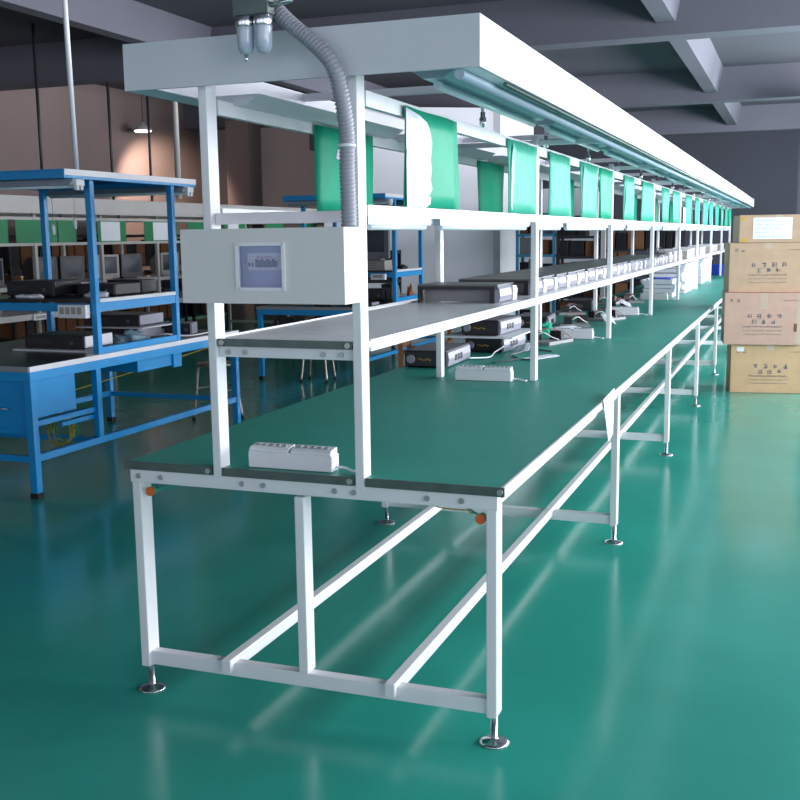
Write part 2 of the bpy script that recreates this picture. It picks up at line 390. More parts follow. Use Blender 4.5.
# ------------------------------------------------------------------ electrical box on the front posts
eb = thing('electrical_box', 'grey steel distribution box with small breaker window across the front posts', 'electrical box', (.305, -.13, 1.249))
EW, EH, ED = .495, .203, .118
b = MB()
wx0, wx1, wz0, wz1 = .180, .315, .042, .158
b.box(0, wx0, 0, .003, 0, EH); b.box(wx1, EW, 0, .003, 0, EH); b.box(wx0, wx1, 0, .003, 0, wz0); b.box(wx0, wx1, 0, .003, wz1, EH)
b.box(0, .003, .003, ED, 0, EH); b.box(EW - .003, EW, .003, ED, 0, EH); b.box(.003, EW - .003, .003, ED, 0, .003); b.box(.003, EW - .003, .003, ED, EH - .003, EH); b.box(0.003, EW - .003, ED - .003, ED, .003, EH - .003)
b.build('enclosure', 'boxgrey', eb)
b = MB()
for x0, x1, z0, z1 in ((wx0 - .007, wx0 + .002, wz0 - .007, wz1 + .007), (wx1 - .002, wx1 + .007, wz0 - .007, wz1 + .007), (wx0, wx1, wz0 - .007, wz0 + .002), (wx0, wx1, wz1 - .002, wz1 + .007)):
    b.box(x0, x1, -.005, .006, z0, z1)
b.build('window_frame', 'wht', eb)
B('window_pane', 'pane', eb, wx0, wx1, -.001, .001, wz0, wz1)
B('backing_panel', 'boxinside', eb, wx0 - .01, wx1 + .01, .04, .045, wz0 - .01, wz1 + .01)
br = B('breaker_cover', 'wht', eb, wx0 + .012, wx1 - .014, .030, .040, wz0 + .048, wz1 - .022)
for i in range(5):
    MB().box(wx0 + .042 + i * .0095, wx0 + .048 + i * .0095, .0285, .030, wz1 - .034, wz1 - .031).build('red_print', 'redprint', br)
for i in range(4):
    x = wx0 + .040 + i * .017
    s_ = B('breaker', 'black', br, x, x + .012, .022, .030, wz0 + .056, wz0 + .074)
    MB().box(x + .003, x + .008, .017, .023, wz0 + .070, wz0 + .079).build('breaker_lever', 'black', s_)
for i in range(2):
    B('small_switch', 'black', br, wx0 + .015 + i * .010, wx0 + .021 + i * .010, .028, .030, wz0 + .058, wz0 + .068)

# flexible conduit from the box up and away over the hood
pth = [(.792, -.075, 1.4522), (.792, -.075, 1.50), (.789, -.072, 1.6), (.790, -.073, 1.7), (.782, -.09, 1.80), (.765, -.105, 1.87), (.715, -.11, 1.925), (.66, -.11, 1.97), (.61, -.11, 2.02), (.575, -.11, 2.08), (.55, -.1, 2.2), (.545, -.1, 2.5), (.545, -.1, 3.0), (.545, -.1, ROOM_Z + .35)]
def smooth_path(P, n):
    P = [Vector(p) for p in P]; out = []
    for i in range(len(P) - 1):
        a, b_, c, d = P[max(i - 1, 0)], P[i], P[i + 1], P[min(i + 2, len(P) - 1)]
        for k_ in range(n):
            t_ = k_ / n
            out.append(.5 * ((2 * b_) + (c - a) * t_ + (2 * a - 5 * b_ + 4 * c - d) * t_ ** 2 + (3 * b_ - a - 3 * c + d) * t_ ** 3))
    out.append(P[-1]); return out
sp = smooth_path(pth, 40)
fine = []
acc = [0]
for i in range(1, len(sp)): acc.append(acc[-1] + (sp[i] - sp[i - 1]).length)
L = acc[-1]; st = .0035; j = 0; dd = 0
while dd < L:
    while acc[j + 1] < dd: j += 1
    f_ = (dd - acc[j]) / max(1e-9, acc[j + 1] - acc[j]); fine.append(sp[j].lerp(sp[j + 1], f_)); dd += st if acc[j] < 1.3 else .03
cd = MB().tube(fine, [.0215 if (i % 3) else .018 for i in range(len(fine))], 12).build('flexible_conduit', 'hose')
tag(cd, 'grey corrugated conduit rising from the electrical box over the hood to the ceiling', 'conduit')
tie = MB().lathe([(.0225, 0), (.024, .001), (.024, .007), (.0225, .008)], (.790, -.073, 1.66), 14).build('cable_tie', 'wht', cd)

# air filter with two bowls in front of the hood
af = thing('air_filter_unit', 'compressed air filter with two clear bowls hanging before the hood end', 'air filter', (.572, -.165, 1.995))
B('manifold', 'strip', af, -.05, .055, -.02, .02, -.005, .04, .004)
MB().tube([(0, 0, .04), (0, 0, .5), (0, 0, ROOM_Z + .35 - 2.0)], .008, 8).build('feed_pipe', 'batten', af)
for x in (-.022, .03):
    bw = MB().lathe([(.006, -.098), (.016, -.094), (.022, -.08), (.0235, -.03), (.022, -.005)], (x, 0, 0), 18).build('bowl', 'glasscup', af)
    MB().lathe([(.0245, -.03), (.0255, -.028), (.0255, -.006), (.0245, -.004)], (x, 0, 0), 18).build('bowl_collar', 'chrome', bw)
MB().lathe([(.003, -.115), (.005, -.112), (.005, -.098)], (-.022, 0, 0), 8).build('drain_valve', 'chrome', af)
MB().tube([(.055, 0, .02), (.10, 0, .025), (.115, 0, .03)], .007, 8).build('outlet_pipe', 'chrome', af)

# proximity sensors at both near legs
def sensor(x, y, z, dx, label):
    t = thing('round_sensor', label, 'sensor', (x, y, z))
    MB().tube([(0, 0, 0), (0, .02, 0)], .013, 14).build('sensor_body', 'greencord', t)
    MB().tube([(0, -.008, 0), (0, 0, 0)], .0145, 14).build('orange_cap', 'orange', t)
    p = smooth_path([(0, .02, 0), (dx * .3, .05, .004), (dx * .7, .10, .012), (dx, .16, .015), (dx * 1.3, .25, .028)], 6)
    MB().tube(p, .003, 6).build('cable', 'greencord', t)
    MB().tube([q_ + Vector((0, 0, -.004 - .004 * math.sin(i))) for i, q_ in enumerate(p)], .002, 6).build('cable', 'greencord' if x < .5 else 'yellowcord', t)
sensor(.066, .02, .655, .10, 'orange round sensor with green wires under the near left table corner')
sensor(1.128, .02, .655, -.12, 'orange and green sensor with yellow wire beside the near right leg')
cb = MB().tube(smooth_path([(.60, .05, .672), (.75, .12, .665), (.9, .10, .668), (1.0, .08, .66), (1.07, .075, .66)], 8), .002, 6).build('yellow_wire', 'yellowcord')
tag(cb, 'thin yellow wire strung beneath the near end of the green table', 'wire')

# power strips on the table
ps = thing('power_strip', 'white power strip with two socket blocks at the near end of the table', 'power strip', (.405, .03, ZT + .0006), 0, 'white power strips on the green table')
B('housing', 'wht', ps, 0, .272, 0, .055, 0.0005, .05, .004)
for i in range(2):
    x0 = .004 + i * .136
    bl = MB().prism([(0, .05), (.052, .05), (.052, .068), (.01, .064), (0, .056)], 'x', x0, x0 + .128).build('socket_block', 'wht', ps, .002)
    for q_ in range(5):
        B('socket_slot', 'greyedge', bl, x0 + .012 + q_ * .022, x0 + .024 + q_ * .022, .02, .034, .0655, .0690)
MB().tube(smooth_path([(.268, .03, .012), (.30, .035, .010), (.33, .02, .006), (.340, .03, .006)], 5), .004, 6).build('cord', 'wht', ps)
for i in range(1, 5):
    dup(ps, (.42, i * D - .06, ZT + .0006), None, 'white power strip on the green table beside the %s right-hand post' % ORD[i])

# amplifiers, covers and other work on the line
def amp(label, loc, rz=0, first=[None]):
    loc = (loc[0], loc[1], loc[2] + .0006)
    if first[0] is None:
        t = thing('amplifier', label, 'amplifier', loc, rz, 'black amplifiers on the green table')
        B('case', 'black', t, 0, .225, 0, .42, .006, .088, .006)
        B('top_plate', 'blackm', t, .004, .221, .004, .416, .088, .0905)
        pn = MB().prism([(.225, .004), (.236, .012), (.240, .046), (.236, .08), (.225, .088)], 'y', 0.004, .416).build('side_panel', 'silver', t, 0)
        for i in range(3):
            B('socket', 'black', pn, .239, .242, .12 + i * .05, .15 + i * .05, .03, .06)
        kb = MB().tube([(.036, -.003, .045), (.036, -.012, .045)], [.024, .02], 16).build('knob', 'silver', t)
        MB().tube([(.075 + i * .0028, -.002, .044 + .0055 * math.sin(i * 1.3) + .003 * math.sin(i * .45)) for i in range(26)], .0015, 5).build('gold_lettering', 'gold', t)
        for x, y in ((.02, .03), (.2, .03), (.02, .39), (.2, .39)): MB().lathe([(.01, 0), (.01, .006)], (x, y, 0), 8).build('rubber_foot', 'rubber', t)
        first[0] = t
    else: t = dup(first[0], loc, rz, label)
    return t
amp('black amplifier with silver side lying alone on the green table near the left edge', (.02, 2.42, ZT), .02)
amp('lower black amplifier of the pair beneath the shelf, white sheet on top', (.115, 3.18, ZT), -.06)
sh_ = B('white_board', 'foam', None, .0, .42, 3.1, 3.72, ZT + .0925, ZT + .100); tag(sh_, 'thin white board lying between the two stacked amplifiers', 'board')
amp('upper black amplifier of the pair, resting on a white board', (.10, 3.16, ZT + .101), -.04)
for j, (x, y, rz_) in enumerate([(.02, 4.75, .1), (.0, 6.62, .1)]):
    amp(['black amplifier beneath the shelf behind the green cloth', 'black amplifier on the far part of the green table by the grey clutter'][j], (x, y, ZT), rz_)

cv = thing('amplifier_cover', 'dark topped amplifier cover nearest on the upper shelf, apart from the row', 'amplifier cover', (.345, 1.72, ZS - .0013), 0, 'amplifier covers on the upper shelf')
MB().box(0, .365, 0, .27, .072, .080).build('top_plate', 'covtop', cv, .002)
b = MB(); b.box(0, .365, 0, .010, .058, .072); b.box(0, .014, 0, .012, 0, .06); b.box(.33, .352, 0, .012, 0, .06); b.build('front_frame', 'black', cv)
B('inner_plate', 'innergrey', cv, .014, .33, .06, .066, .004, .07)
B('left_side', 'black', cv, 0, .006, .012, .27, 0.0005, .072)
MB().prism([(.352, .0005), (.372, .006), (.378, .03), (.374, .06), (.362, .078), (.352, .078)], 'y', .0, .20).build('silver_end', 'silver', cv)
MB().prism([(.352, .0005), (.38, .003), (.384, .05), (.378, .066), (.352, .068)], 'y', .205, .275).build('white_end_block', 'wht', cv)
yy = 2.33
for i in range(19):
    dup(cv, (.345 - .008 * (i % 3 == 1), yy, ZS - .0013), None, 'amplifier cover with silver end in the shelf row, %s counted from the near end' % ORD[i], 'row of amplifier covers on the upper shelf')
    yy += .285 if i % 2 else .30

# small clutter beneath the shelf
def blob(name, m, x, y, z, sx, sy, sz, seed, amp_=.35):
    b = bmesh.new(); bmesh.ops.create_icosphere(b, subdivisions=4, radius=1)
    r = random.Random(seed); ph = [r.random() * 6 for _ in range(9)]
    for v in b.verts:
        c = v.co.copy()
        k_ = 1 + amp_ * (.5 * math.sin(5 * c.x + ph[0] + 2 * math.sin(4 * c.y + ph[1])) + .35 * math.sin(9 * c.y + ph[2] + 2 * c.z) + .3 * math.sin(13 * c.z + ph[3] + 5 * c.x) + .2 * math.sin(19 * c.x + 11 * c.y + ph[4]))
        v.co = Vector((c.x * sx * k_, c.y * sy * k_, max(0.001, (c.z + .35) * sz * k_)))
    for f in b.faces: f.smooth = True
    me = bpy.data.meshes.new(name); b.to_mesh(me); b.free(); me.materials.append(M[m])
    o = bpy.data.objects.new(name, me); C.objects.link(o); o.location = (x, y, z); return o
tag(blob('green_cloth', 'cloth', .27, 4.45, ZT, .075, .13, .05, 3, .4), 'crumpled green cloth on the table beside the second white power strip', 'cloth')
def cable(pts, m, label, r=.004, name='cable', nn=6):
    return tag(MB().tube(smooth_path(pts, nn), r, 6).build(name, m), label, 'cable')
cable([(.42, 2.7, ZT + .005), (.5, 2.9, ZT + .005), (.42, 3.1, ZT + .005), (.5, 3.35, ZT + .006), (.6, 3.3, ZT + .005)], 'black', 'black cable curling on the table before the stacked amplifiers')
cable([(.27, 2.75, ZT + .02), (.34, 2.9, ZT + .01), (.33, 3.05, ZT + .02), (.37, 3.1, ZT + .05)], 'wht', 'pale cable beside the single amplifier on the table')
def pcb(label, x, y, rz, w_, l_, first=[None]):
    if first[0] is None:
        t = thing('loose_chassis', label, 'electronic part', (x, y, ZT), rz, 'loose electronic parts on the green table')
        
        B('metal_tray', 'innergrey', t, 0, .22, 0, .30, .0005, .02)
        B('transformer', 'black', t, .03, .09, .05, .13, .02, .07, .003)
        B('heat_sink', 'blackm', t, .12, .20, .18, .22, .02, .075)
        B('circuit_board', 'greencord', t, .03, .11, .16, .28, .02, .024)
        MB().tube(smooth_path([(.06, .1, .07), (.10, .16, .085), (.15, .2, .08), (.19, .27, .05), (.22, .30, .01)], 5), .0022, 5).build('red_lead', 'redprint', t)
        MB().tube(smooth_path([(.09, .06, .05), (.13, .08, .07), (.17, .12, .04), (.20, .15, .024)], 5), .0035, 5).build('grey_lead', 'wht', t)
        first[0] = t; return t
    return dup(first[0], (x, y, ZT + .0006), rz, label)
pcb('open metal tray with wires by the left table edge, beyond the stacked amplifiers', .06, 3.78, .1, 0, 0)
P_ = [(.30, 3.72, -.3, 'open metal tray with wires just before the green cloth'), (.30, 4.95, .2, 'open metal tray with wires under the row of covers, past the second power strip'), (.33, 5.6, -.4, 'open metal tray with wires in the dark clutter before the third power strip'),
      (.05, 6.1, .3, 'open metal tray with wires at the left edge level with the third power strip'), (.30, 6.9, .1, 'open metal tray with wires beyond the third power strip'), (.05, 7.4, -.2, 'open metal tray with wires at the left edge beyond the third power strip'), (.33, 7.7, .5, 'open metal tray with wires nearest the stacked white foam trays')]
for x, y, rz_, lb in P_: pcb(lb, x, y, rz_, 0, 0)
def whitepiece(x, y, z, rx, ry, rz_, sx, sy, label):
    b = MB(); n = 8
    b.prism([(-sx / 2, 0), (-sx / 4, .006), (0, .004), (sx / 4, .008), (sx / 2, .002), (sx / 2, .005), (sx / 4, .011), (0, .007), (-sx / 4, .009), (-sx / 2, .003)], 'y', -sy / 2, sy / 2)
    o = b.build('white_sheet', 'foam'); o.location = (x, y, z); o.rotation_euler = (rx, ry, rz_); return tag(o, label, 'sheet')
whitepiece(.46, 3.15, ZT + .03, 0, -.25, .2, .10, .42, 'long white sheet leaning out beside the stacked amplifiers')
whitepiece(.60, 3.0, ZT + .002, 0, 0, -.4, .10, .24, 'small white sheet flat on the table by the lower amplifier')
whitepiece(.60, 5.25, ZT + .04, 0.1, .35, .3, .09, .30, 'tilted white sheet behind the second white power strip')
whitepiece(.43, 4.62, ZT + .02, 0, .2, -.5, .12, .2, 'white sheet beside the crumpled green cloth')
whitepiece(.50, 6.75, ZT + .06, .1, .5, .2, .10, .22, 'tilted white sheet behind the third white power strip')

# stacks of white foam trays far down the table
for s_i, (sx0, sx1, sy0, sy1, n, wh) in enumerate([(.375, .725, 9.5, 11.0, 7, 'near'), (.375, .725, 11.9, 13.4, 7, 'far'), (.375, .70, 8.75, 9.3, 4, 'low')]):
    for q_ in range(n):
        r = random.Random(q_ + 9 * s_i); dx = r.uniform(-.022, .022); dy = r.uniform(-.08, .05); z0 = ZT + q_ * .046 + .0005
        t = thing('foam_tray', 'white foam tray in the %s stack on the table, %s from the bottom' % (wh, ORD[q_]), 'foam tray', (sx0 + dx, sy0 + dy, z0), 0, 'white foam trays stacked on the table')
        wd, ln = sx1 - sx0, sy1 - sy0
        b = MB(); b.box(0, wd, 0, ln, 0, .012); b.box(0, .03, 0, ln, .012, .045); b.box(wd - .03, wd, 0, ln, .012, .045); b.box(.03, wd - .03, 0, .03, .012, .038); b.box(.03, wd - .03, ln - .03, ln, .012, .038)
        b.build('tray_body', 'foam', t, .004)
        B('lip', 'foam', t, -.008, wd + .008, -.008, 0, .030, .040)
t = thing('blue_bin', 'cobalt blue plastic bin at the far end of the green table', 'bin', (.34, 14.7, ZT + .0006))
b = MB(); b.box(0, .5, 0, .02, 0, .16); b.box(0, .5, .38, .4, 0, .16); b.box(0, .02, .02, .38, 0, .16); b.box(.48, .5, .02, .38, 0, .16); b.box(.02, .48, .02, .38, 0, .02); b.build('bin_body', 'bluebox', t)
b = MB(); b.box(-.012, .512, -.012, 0, .14, .16); b.box(-.012, 0, 0, .4, .14, .16); b.box(.5, .512, 0, .4, .14, .16); b.build('rim', 'bluebox', t)
cy_ = B('blue_pouch', 'bluebox', None, .45, .65, 8.85, 9.15, ZT + .1845, ZT + .195) ; tag(cy_, 'flat blue pouch lying on the low foam stack', 'pouch')

# things on the far shelf
jar = thing('white_container', '', 'container', (.70, 8.15, ZS - .0015), 0, 'white containers on the upper shelf')
MB().lathe([(.035, 0.0005), (.042, .005), (.042, .075), (.034, .085)], (0, 0, 0), 16).build('container_body', 'wht', jar)
MB().lathe([(.036, .085), (.036, .10), (.032, .104)], (0, 0, 0), 16).build('lid', 'wht', jar)
jl = ['white lidded container on the shelf just past the row of covers', 'white lidded container on the far shelf, second past the covers', 'white lidded container on the far shelf, third past the covers']
jar['label'] = jl[0]
for i in (1, 2): dup(jar, (.71, 8.15 + .42 * i, ZS - .0015), None, jl[i])
for j, (y, l_) in enumerate([(9.6, .9), (11.2, .8), (13.2, 1.0), (15.0, .7)]):
    t = thing('grey_carton', 'pale grey flat box on the far shelf, %s beyond the white containers' % ORD[j], 'box', (.42, y, ZS - .0015), 0, 'pale boxes on the far shelf')
    B('box_body', 'crt', t, 0, .33, 0, l_, .0005, .09, .004); B('box_lid', 'wht', t, -.004, .334, -.004, l_ + .004, .09, .10, .003)
for j in range(5):
    y = 8.25 + j * .25
    t = thing('black_device', 'black box-shaped device among leads on the far shelf, %s from the covers' % ORD[j], 'device', (.36, y, ZS - .0015), 0, 'black devices on the far shelf')
    B('device_body', 'black', t, 0, .2, 0, .20, .0005, .07, .004)
    MB().tube(smooth_path([(.1, .06, .07), (.12, .09, .13), (.15, .13, .10), (.17, .15, .07)], 5), .004, 5).build('lead', 'black', t)

# paper hanging from table edge
pp = MB().prism([(1.52, .765), (1.79, .775), (1.77, .58), (1.66, .565)], 'x', W + .014, W + .0155).build('paper_slip', 'paper')
tag(pp, 'white paper slip hanging from the right edge of the green table', 'paper')

# ------------------------------------------------------------------ cartons
def glyph(b, x, z, s, r, y=-.0016, th=.0008):
    for _ in range(r.randint(4, 6)):
        if r.random() < .55:
            zz = z + r.uniform(-.45, .45) * s; a = x - s * r.uniform(.25, .5); c = x + s * r.uniform(.25, .5)
            b.box(a, c, y, y + th, zz - s * .05, zz + s * .05)
        else:
            xx = x + r.uniform(-.4, .4) * s; b.box(xx - s * .05, xx + s * .05, y, y + th, z - s * r.uniform(.2, .5), z + s * r.uniform(.2, .5))
def carton(label, loc, rz, w_, d_, h_, m, seed, text=True):
    t = thing('cardboard_carton', label, 'carton', loc, rz, 'stacked cartons beside the line')
    B('carton_body', m, t, 0, w_, 0, d_, .0005, h_, .004)
    B('top_flap', m, t, .004, w_ - .004, .004, d_ / 2 - .002, h_, h_ + .003); B('top_flap', m, t, .004, w_ - .004, d_ / 2 + .002, d_ - .004, h_, h_ + .003)
    B('packing_tape', 'tape', t, w_ / 2 - .03, w_ / 2 + .03, -.0009, 0, h_ - .14 if seed == 2 else h_ - .05, h_)
    if text:
        r = random.Random(seed); b = MB()
        for i in range(4): glyph(b, w_ / 2 - .12 + i * .085, h_ * .56, .046, r)
        for i in range(3): glyph(b, w_ / 2 - .075 + i * .08, h_ * .45, .046, r)
        for row, (n, s_) in enumerate([(17, .017), (15, .014), (18, .012)]):
            for i in range(n): glyph(b, w_ / 2 - .16 + i * .33 / n, h_ * (.355 - .075 * row), s_, r)
        for i in range(2): glyph(b, .06 + i * .055, h_ * .86, .032, r)
        for i in range(9): glyph(b, w_ - .16 + i * .014, h_ * .86, .012, r)
        b.build('printed_text', 'ink', t)
    return t
RZ = .13
c1 = carton('yellowish cardboard carton with printed text, on the floor at the bottom of the stack', (1.385, 7.13, 0), RZ, .66, .5, .43, 'card3', 1)
B('white_sticker', 'paper', c1, .05, .11, -.0018, -.001, .37, .41)
c2 = carton('pinkish cardboard carton, second from the floor, slightly shifted left', (1.32, 7.08, .4345), RZ - .02, .66, .5, .455, 'card2', 2)
B('brown_stain', 'cardd', c2, .585, .61, -.0014, -.0006, .12, .19); B('packing_tape', 'tape', c2, .60, .659, -.0011, -.0004, .01, .445)
c3 = carton('brown cardboard carton with printed text, third from the floor', (1.345, 7.12, .894), RZ + .02, .66, .5, .43, 'card', 3)
c4 = carton('topmost cardboard carton with a large white label', (1.42, 7.12, 1.3285), RZ + .03, .66, .5, .235, 'card', 4, False)
lb = B('white_label', 'paper', c4, .115, .44, -.0016, -.0004, .03, .215)
b = MB(); r = random.Random(5)
for row in range(5):
    for i in range([14, 20, 17, 9, 20][row]):
        if r.random() < .8: glyph(b, .135 + i * .0125, .19 - row * .034, .010, r, -.0026)
b.build('label_writing', 'print', lb)
B('orange_sticker', 'yellowp', c4, .012, .04, -.0014, -.0004, .19, .225); B('orange_sticker', 'yellowp', c4, .03, .065, -.0014, -.0004, .004, .04)
# second pile of cartons behind
# ------------------------------------------------------------------ blue workbenches
def bench(label, ox, oy, length, sup0, sup1, topz, top0, top1, drawers, midleg):
    t = thing('workbench', label, 'workbench', (ox, oy, 0), 0, 'blue workbenches')
    Wd = 1.19
    B('table_top', 'mat_dark', t, -Wd, -.01, .01, length, .715, .742)
    B('right_edge_strip', 'bluehi', t, -.01, .002, 0, length, .714, .744)
    B('end_edge_strip', 'greyedge', t, -Wd, -.01, -.002, .01, .714, .744)
    b = MB(); b.box(-.04, -.002, .002, length, .66, .7135); b.box(-Wd, -Wd + .04, .002, length, .66, .7135); b.box(-Wd + .04, -.04, .002, .04, .66, .7135); b.box(-Wd + .04, -.04, length - .04, length, .66, .7135)
    b.build('top_frame', 'blue', t, .002)
    for x, y in ((-.05, .003), (-.05, length - .05), (-Wd + .003, .003), (-Wd + .003, length - .05)):
        lg = B('leg', 'blue', t, x, x + .047, y, y + .047, .03, .66, .003)
        B('rubber_foot', 'rubber', lg, x - .002, x + .049, y - .002, y + .049, 0, .032)
    B('lower_rail', 'blue', t, -.045, -.01, .05, length - .05, .205, .245, .002)
    B('lower_rail', 'blue', t, -Wd + .01, -Wd + .045, .05, length - .05, .205, .245, .002)
    for y in ([.006, length - .045] if drawers else [length - .045]) + ([midleg] if midleg else []):
        B('cross_rail', 'blue', t, -Wd + .05, -.05, y, y + .03, .205, .24, .002)
    if midleg:
        B('leg', 'blue', t, -.046, -.006, midleg - .005, midleg + .04, .246, .66, .003)
    if drawers:
        dw = B('drawer_cabinet', 'blue', t, -.60, -.053, .055, .45, .44, .70, .003)
        fr = B('drawer_front', 'blue', t, -.40, -.06, .045, .055, .385, .70, .004)
        MB().tube([(-.27, .03, .50), (-.27, .02, .50), (-.19, .02, .50), (-.19, .03, .50), (-.19, .045, .50)], .005, 8).build('handle', 'chrome', fr)
        B('drawer_rail', 'blue', t, -1.1, -.05, .05, .075, .355, .385); B('drawer_rail', 'blue', t, -.06, -.03, .05, .60, .40, .43)
        B('drawer_rail', 'blue', t, -.06, -.04, .30, .62, .36, .385)
        tr = B('hanging_tray', 'blue', t, -.45, -.06, 1.10, 1.55, .575, .655, .003); B('bracket', 'blue', tr, -.06, -.045, 1.50, 1.60, .56, .66)
    # superstructure
    for x, y in ((-.045, sup0), (-.045, sup1), (-1.08, sup0), (-1.08, sup1)):
        B('upright', 'blue', t, x, x + .04, y, y + .04, .745, topz, .003)
    B('upright_base_rail', 'blue', t, -.043, -.008, sup0 + .04, sup1, .745, .785, .002)
    b = MB(); b.box(-.043, -.008, sup0 + .04, sup1, 1.0, 1.055); b.box(-1.04, -.045, sup0 + .002, sup0 + .03, 1.0, 1.05); b.box(-1.04, -.045, sup1 + .002, sup1 + .03, 1.0, 1.05); b.box(-1.078, -1.045, sup0 + .04, sup1, 1.0, 1.055)
    b.build('shelf_frame', 'blue', t, .002)
    B('shelf_board', 'mat_dark', t, -1.045, -.045, sup0 + .001, sup1 + .039, 1.0555, 1.072)
    B('shelf_edge_strip', 'bluehi', t, -.045, -.004, sup0 + .041, sup1 - .001, 1.0555, 1.077)
    b = MB(); b.box(-1.12, .02, top0, top0 + .03, topz, topz + .045); b.box(-1.12, .02, top1 - .03, top1, topz, topz + .045); b.box(-.02, .02, top0 + .03, top1 - .03, topz, topz + .045); b.box(-1.12, -1.08, top0 + .03, top1 - .03, topz, topz + .045)
    for y in (sup0, sup1): b.box(-1.08, -.02, y, y + .03, topz, topz + .03)
    b.build('top_frame', 'blue', t, .002)
    B('top_panel', 'blue', t, -1.12, .02, top0, top1, topz + .0455, topz + .052)
    B('top_edge_highlight', 'bluehi', t, .0205, .024, top0, top1, topz + .018, topz + .052)  # highlight on the blue top edge, painted as a thin white strip
    for y in (top0 + .10, top1 - .12):
        f = MB().prism([(y - .07, topz - .035), (y + .07, topz - .035), (y + .035, topz - .001), (y - .035, topz - .001)], 'x', -1.15, .03).build('lamp_reflector', 'reflector', t)
        MB().tube([(-1.1, y, topz - .040), (.02, y, topz - .040)], .012, 8).build('lamp_tube', 'tube', f)
        b = MB(); b.box(.03, .055, y - .04, y + .035, topz - .04, topz - .005); b.box(.032, .052, y - .035, y - .01, topz - .065, topz - .04); b.box(.032, .052, y + .003, y + .028, topz - .065, topz - .04)
        b.build('lamp_end_cap', 'wht', f, .002)
    return t
b1 = bench('blue steel workbench nearest the camera at the left, with a drawer and cable coil', -2.0, 1.965, 2.33, .63, 1.50, 1.775, .37, 1.77, True, .60)
b2 = bench('blue steel workbench farther back, carrying a dark monitor on its shelf', -2.0, 6.8, 2.5, .86, 1.68, 1.80, .52, 1.92, False, 0)
# pull switches of the lamps
def pull(x, y, z0, z1, label, first=[None]):
    t = thing('pull_switch', label, 'pull switch', (x, y, z1), 0, 'pull cords of the bench lamps')
    MB().tube([(0, 0, 0), (.004, .002, (z0 - z1) * .5), (0, 0, z0 - z1)], .0018, 5).build('cord', 'crt', t)
    MB().tube([(0, 0, z0 - z1), (.003, 0, z0 - z1 - .02), (.004, 0, z0 - z1 - .06)], [.006, .011, .008], 8).build('switch_grip', 'wht', t)
pull(-2.0, 2.43, 1.55, 1.72, 'white pull switch hanging from the near lamp of the front bench, the right one')
pull(-2.154, 2.43, 1.52, 1.72, 'white pull switch hanging from the near lamp of the front bench, the left one')
ss = thing('socket_box', 'white socket box fixed under the shelf of the near blue bench', 'socket box', (-2.045, 2.585, 1.0))
B('housing', 'wht', ss, -.20, -.0, -.045, 0, -.035, .045, .003)
for i in range(4): B('socket', 'crt', ss, -.185 + i * .042, -.155 + i * .042, -.047, -.045, -.01, .03)
pole = MB().tube([(-2.26, 2.82, 1.83), (-2.29, 2.82, 3.94)], .016, 10).build('ceiling_drop_pole', 'white'); tag(pole, 'white drop pole rising from the near blue bench top to the ceiling', 'pole')
cl = MB()
for i in range(5):
    rr = random.Random(i); cx, cz, R_ = rr.uniform(-.02, .02), rr.uniform(-.02, .02), rr.uniform(.07, .10)
    cl.tube([(cx + R_ * math.cos(a_ * PI / 10), .02 * math.sin(a_ * .7 + i) + .008 * i, cz + R_ * 1.1 * math.sin(a_ * PI / 10)) for a_ in range(21)], .0035, 5)
o = cl.build('cable_coil', 'yellowcord'); o.location = (-2.16, 2.38, .31)
tag(o, 'coil of yellow and green cable hanging below the drawer of the near bench', 'cable coil')
g_ = MB()
for i in range(3): g_.tube([((.06 + .012 * i) * math.cos(a_ * PI / 10), .05 + .01 * i, (.085 - .01 * i) * math.sin(a_ * PI / 10)) for a_ in range(21)], .0035, 5)
g_.build('green_loops', 'greencord', o)
g2 = MB().tube([(0, .02, .08), (0, .02, .115)], .012, 8).build('hook', 'bolt', o)
tag(MB().tube(smooth_path([(-2.62, 2.35, .40), (-2.63, 3.2, .43), (-2.6, 4.25, .5), (-2.60, 5.2, .56), (-2.6, 6.5, .6), (-2.62, 6.79, .64)], 6), .004, 5).build('yellow_hose', 'yellowcord'), 'yellow cord stretched between the two blue benches', 'cord')

# work on the benches
def unit(name, label, loc, rz, sx, sy, sz, m, face, cat='device', group=None):
    t = thing(name, label, cat, loc, rz, group)
    B('case', m, t, 0, sx, 0, sy, .006, sz, .004)
    B('front_panel', 'black', t, .004, sx - .004, -.006, 0, .010, sz - .004)
    B('side_panel', face, t, sx, sx + .006, .004, sy - .004, .010, sz - .004)
    B('display', 'blackm', t, .03, sx * .45, -.008, -.006, sz * .4, sz * .7); B('control_dial', 'strip', t, sx * .78, sx * .78 + .02, -.010, -.006, sz * .35, sz * .35 + .02)
    for x, y in ((.02, .02), (sx - .02, .02), (.02, sy - .02), (sx - .02, sy - .02)): MB().lathe([(.01, 0), (.01, .006)], (x, y, 0), 8).build('rubber_foot', 'rubber', t)
    return t
Z1 = .7425
wp = B('white_foam_pad', 'foam', None, -2.72, -2.10, 2.68, 3.10, Z1, Z1 + .010); tag(wp, 'white foam pad beneath the black recorder on the near bench', 'pad')
unit('disc_recorder', 'black disc recorder with pale side on the near bench mat', (-2.66, 2.73, Z1 + .0105), .03, .44, .30, .085, 'blackm', 'wht')
unit('disc_recorder', 'black recorder at the bottom of the pile behind the uprights of the near bench', (-2.75, 3.45, Z1), .05, .42, .32, .08, 'blackm', 'silver')
o = B('white_board', 'foam', None, -2.78, -2.24, 3.40, 3.85, Z1 + .082, Z1 + .090); tag(o, 'white board between the piled recorders on the near bench', 'board')
unit('disc_recorder', 'black recorder on top of the white board on the near bench', (-2.73, 3.45, Z1 + .091), .05, .42, .32, .08, 'blackm', 'silver')
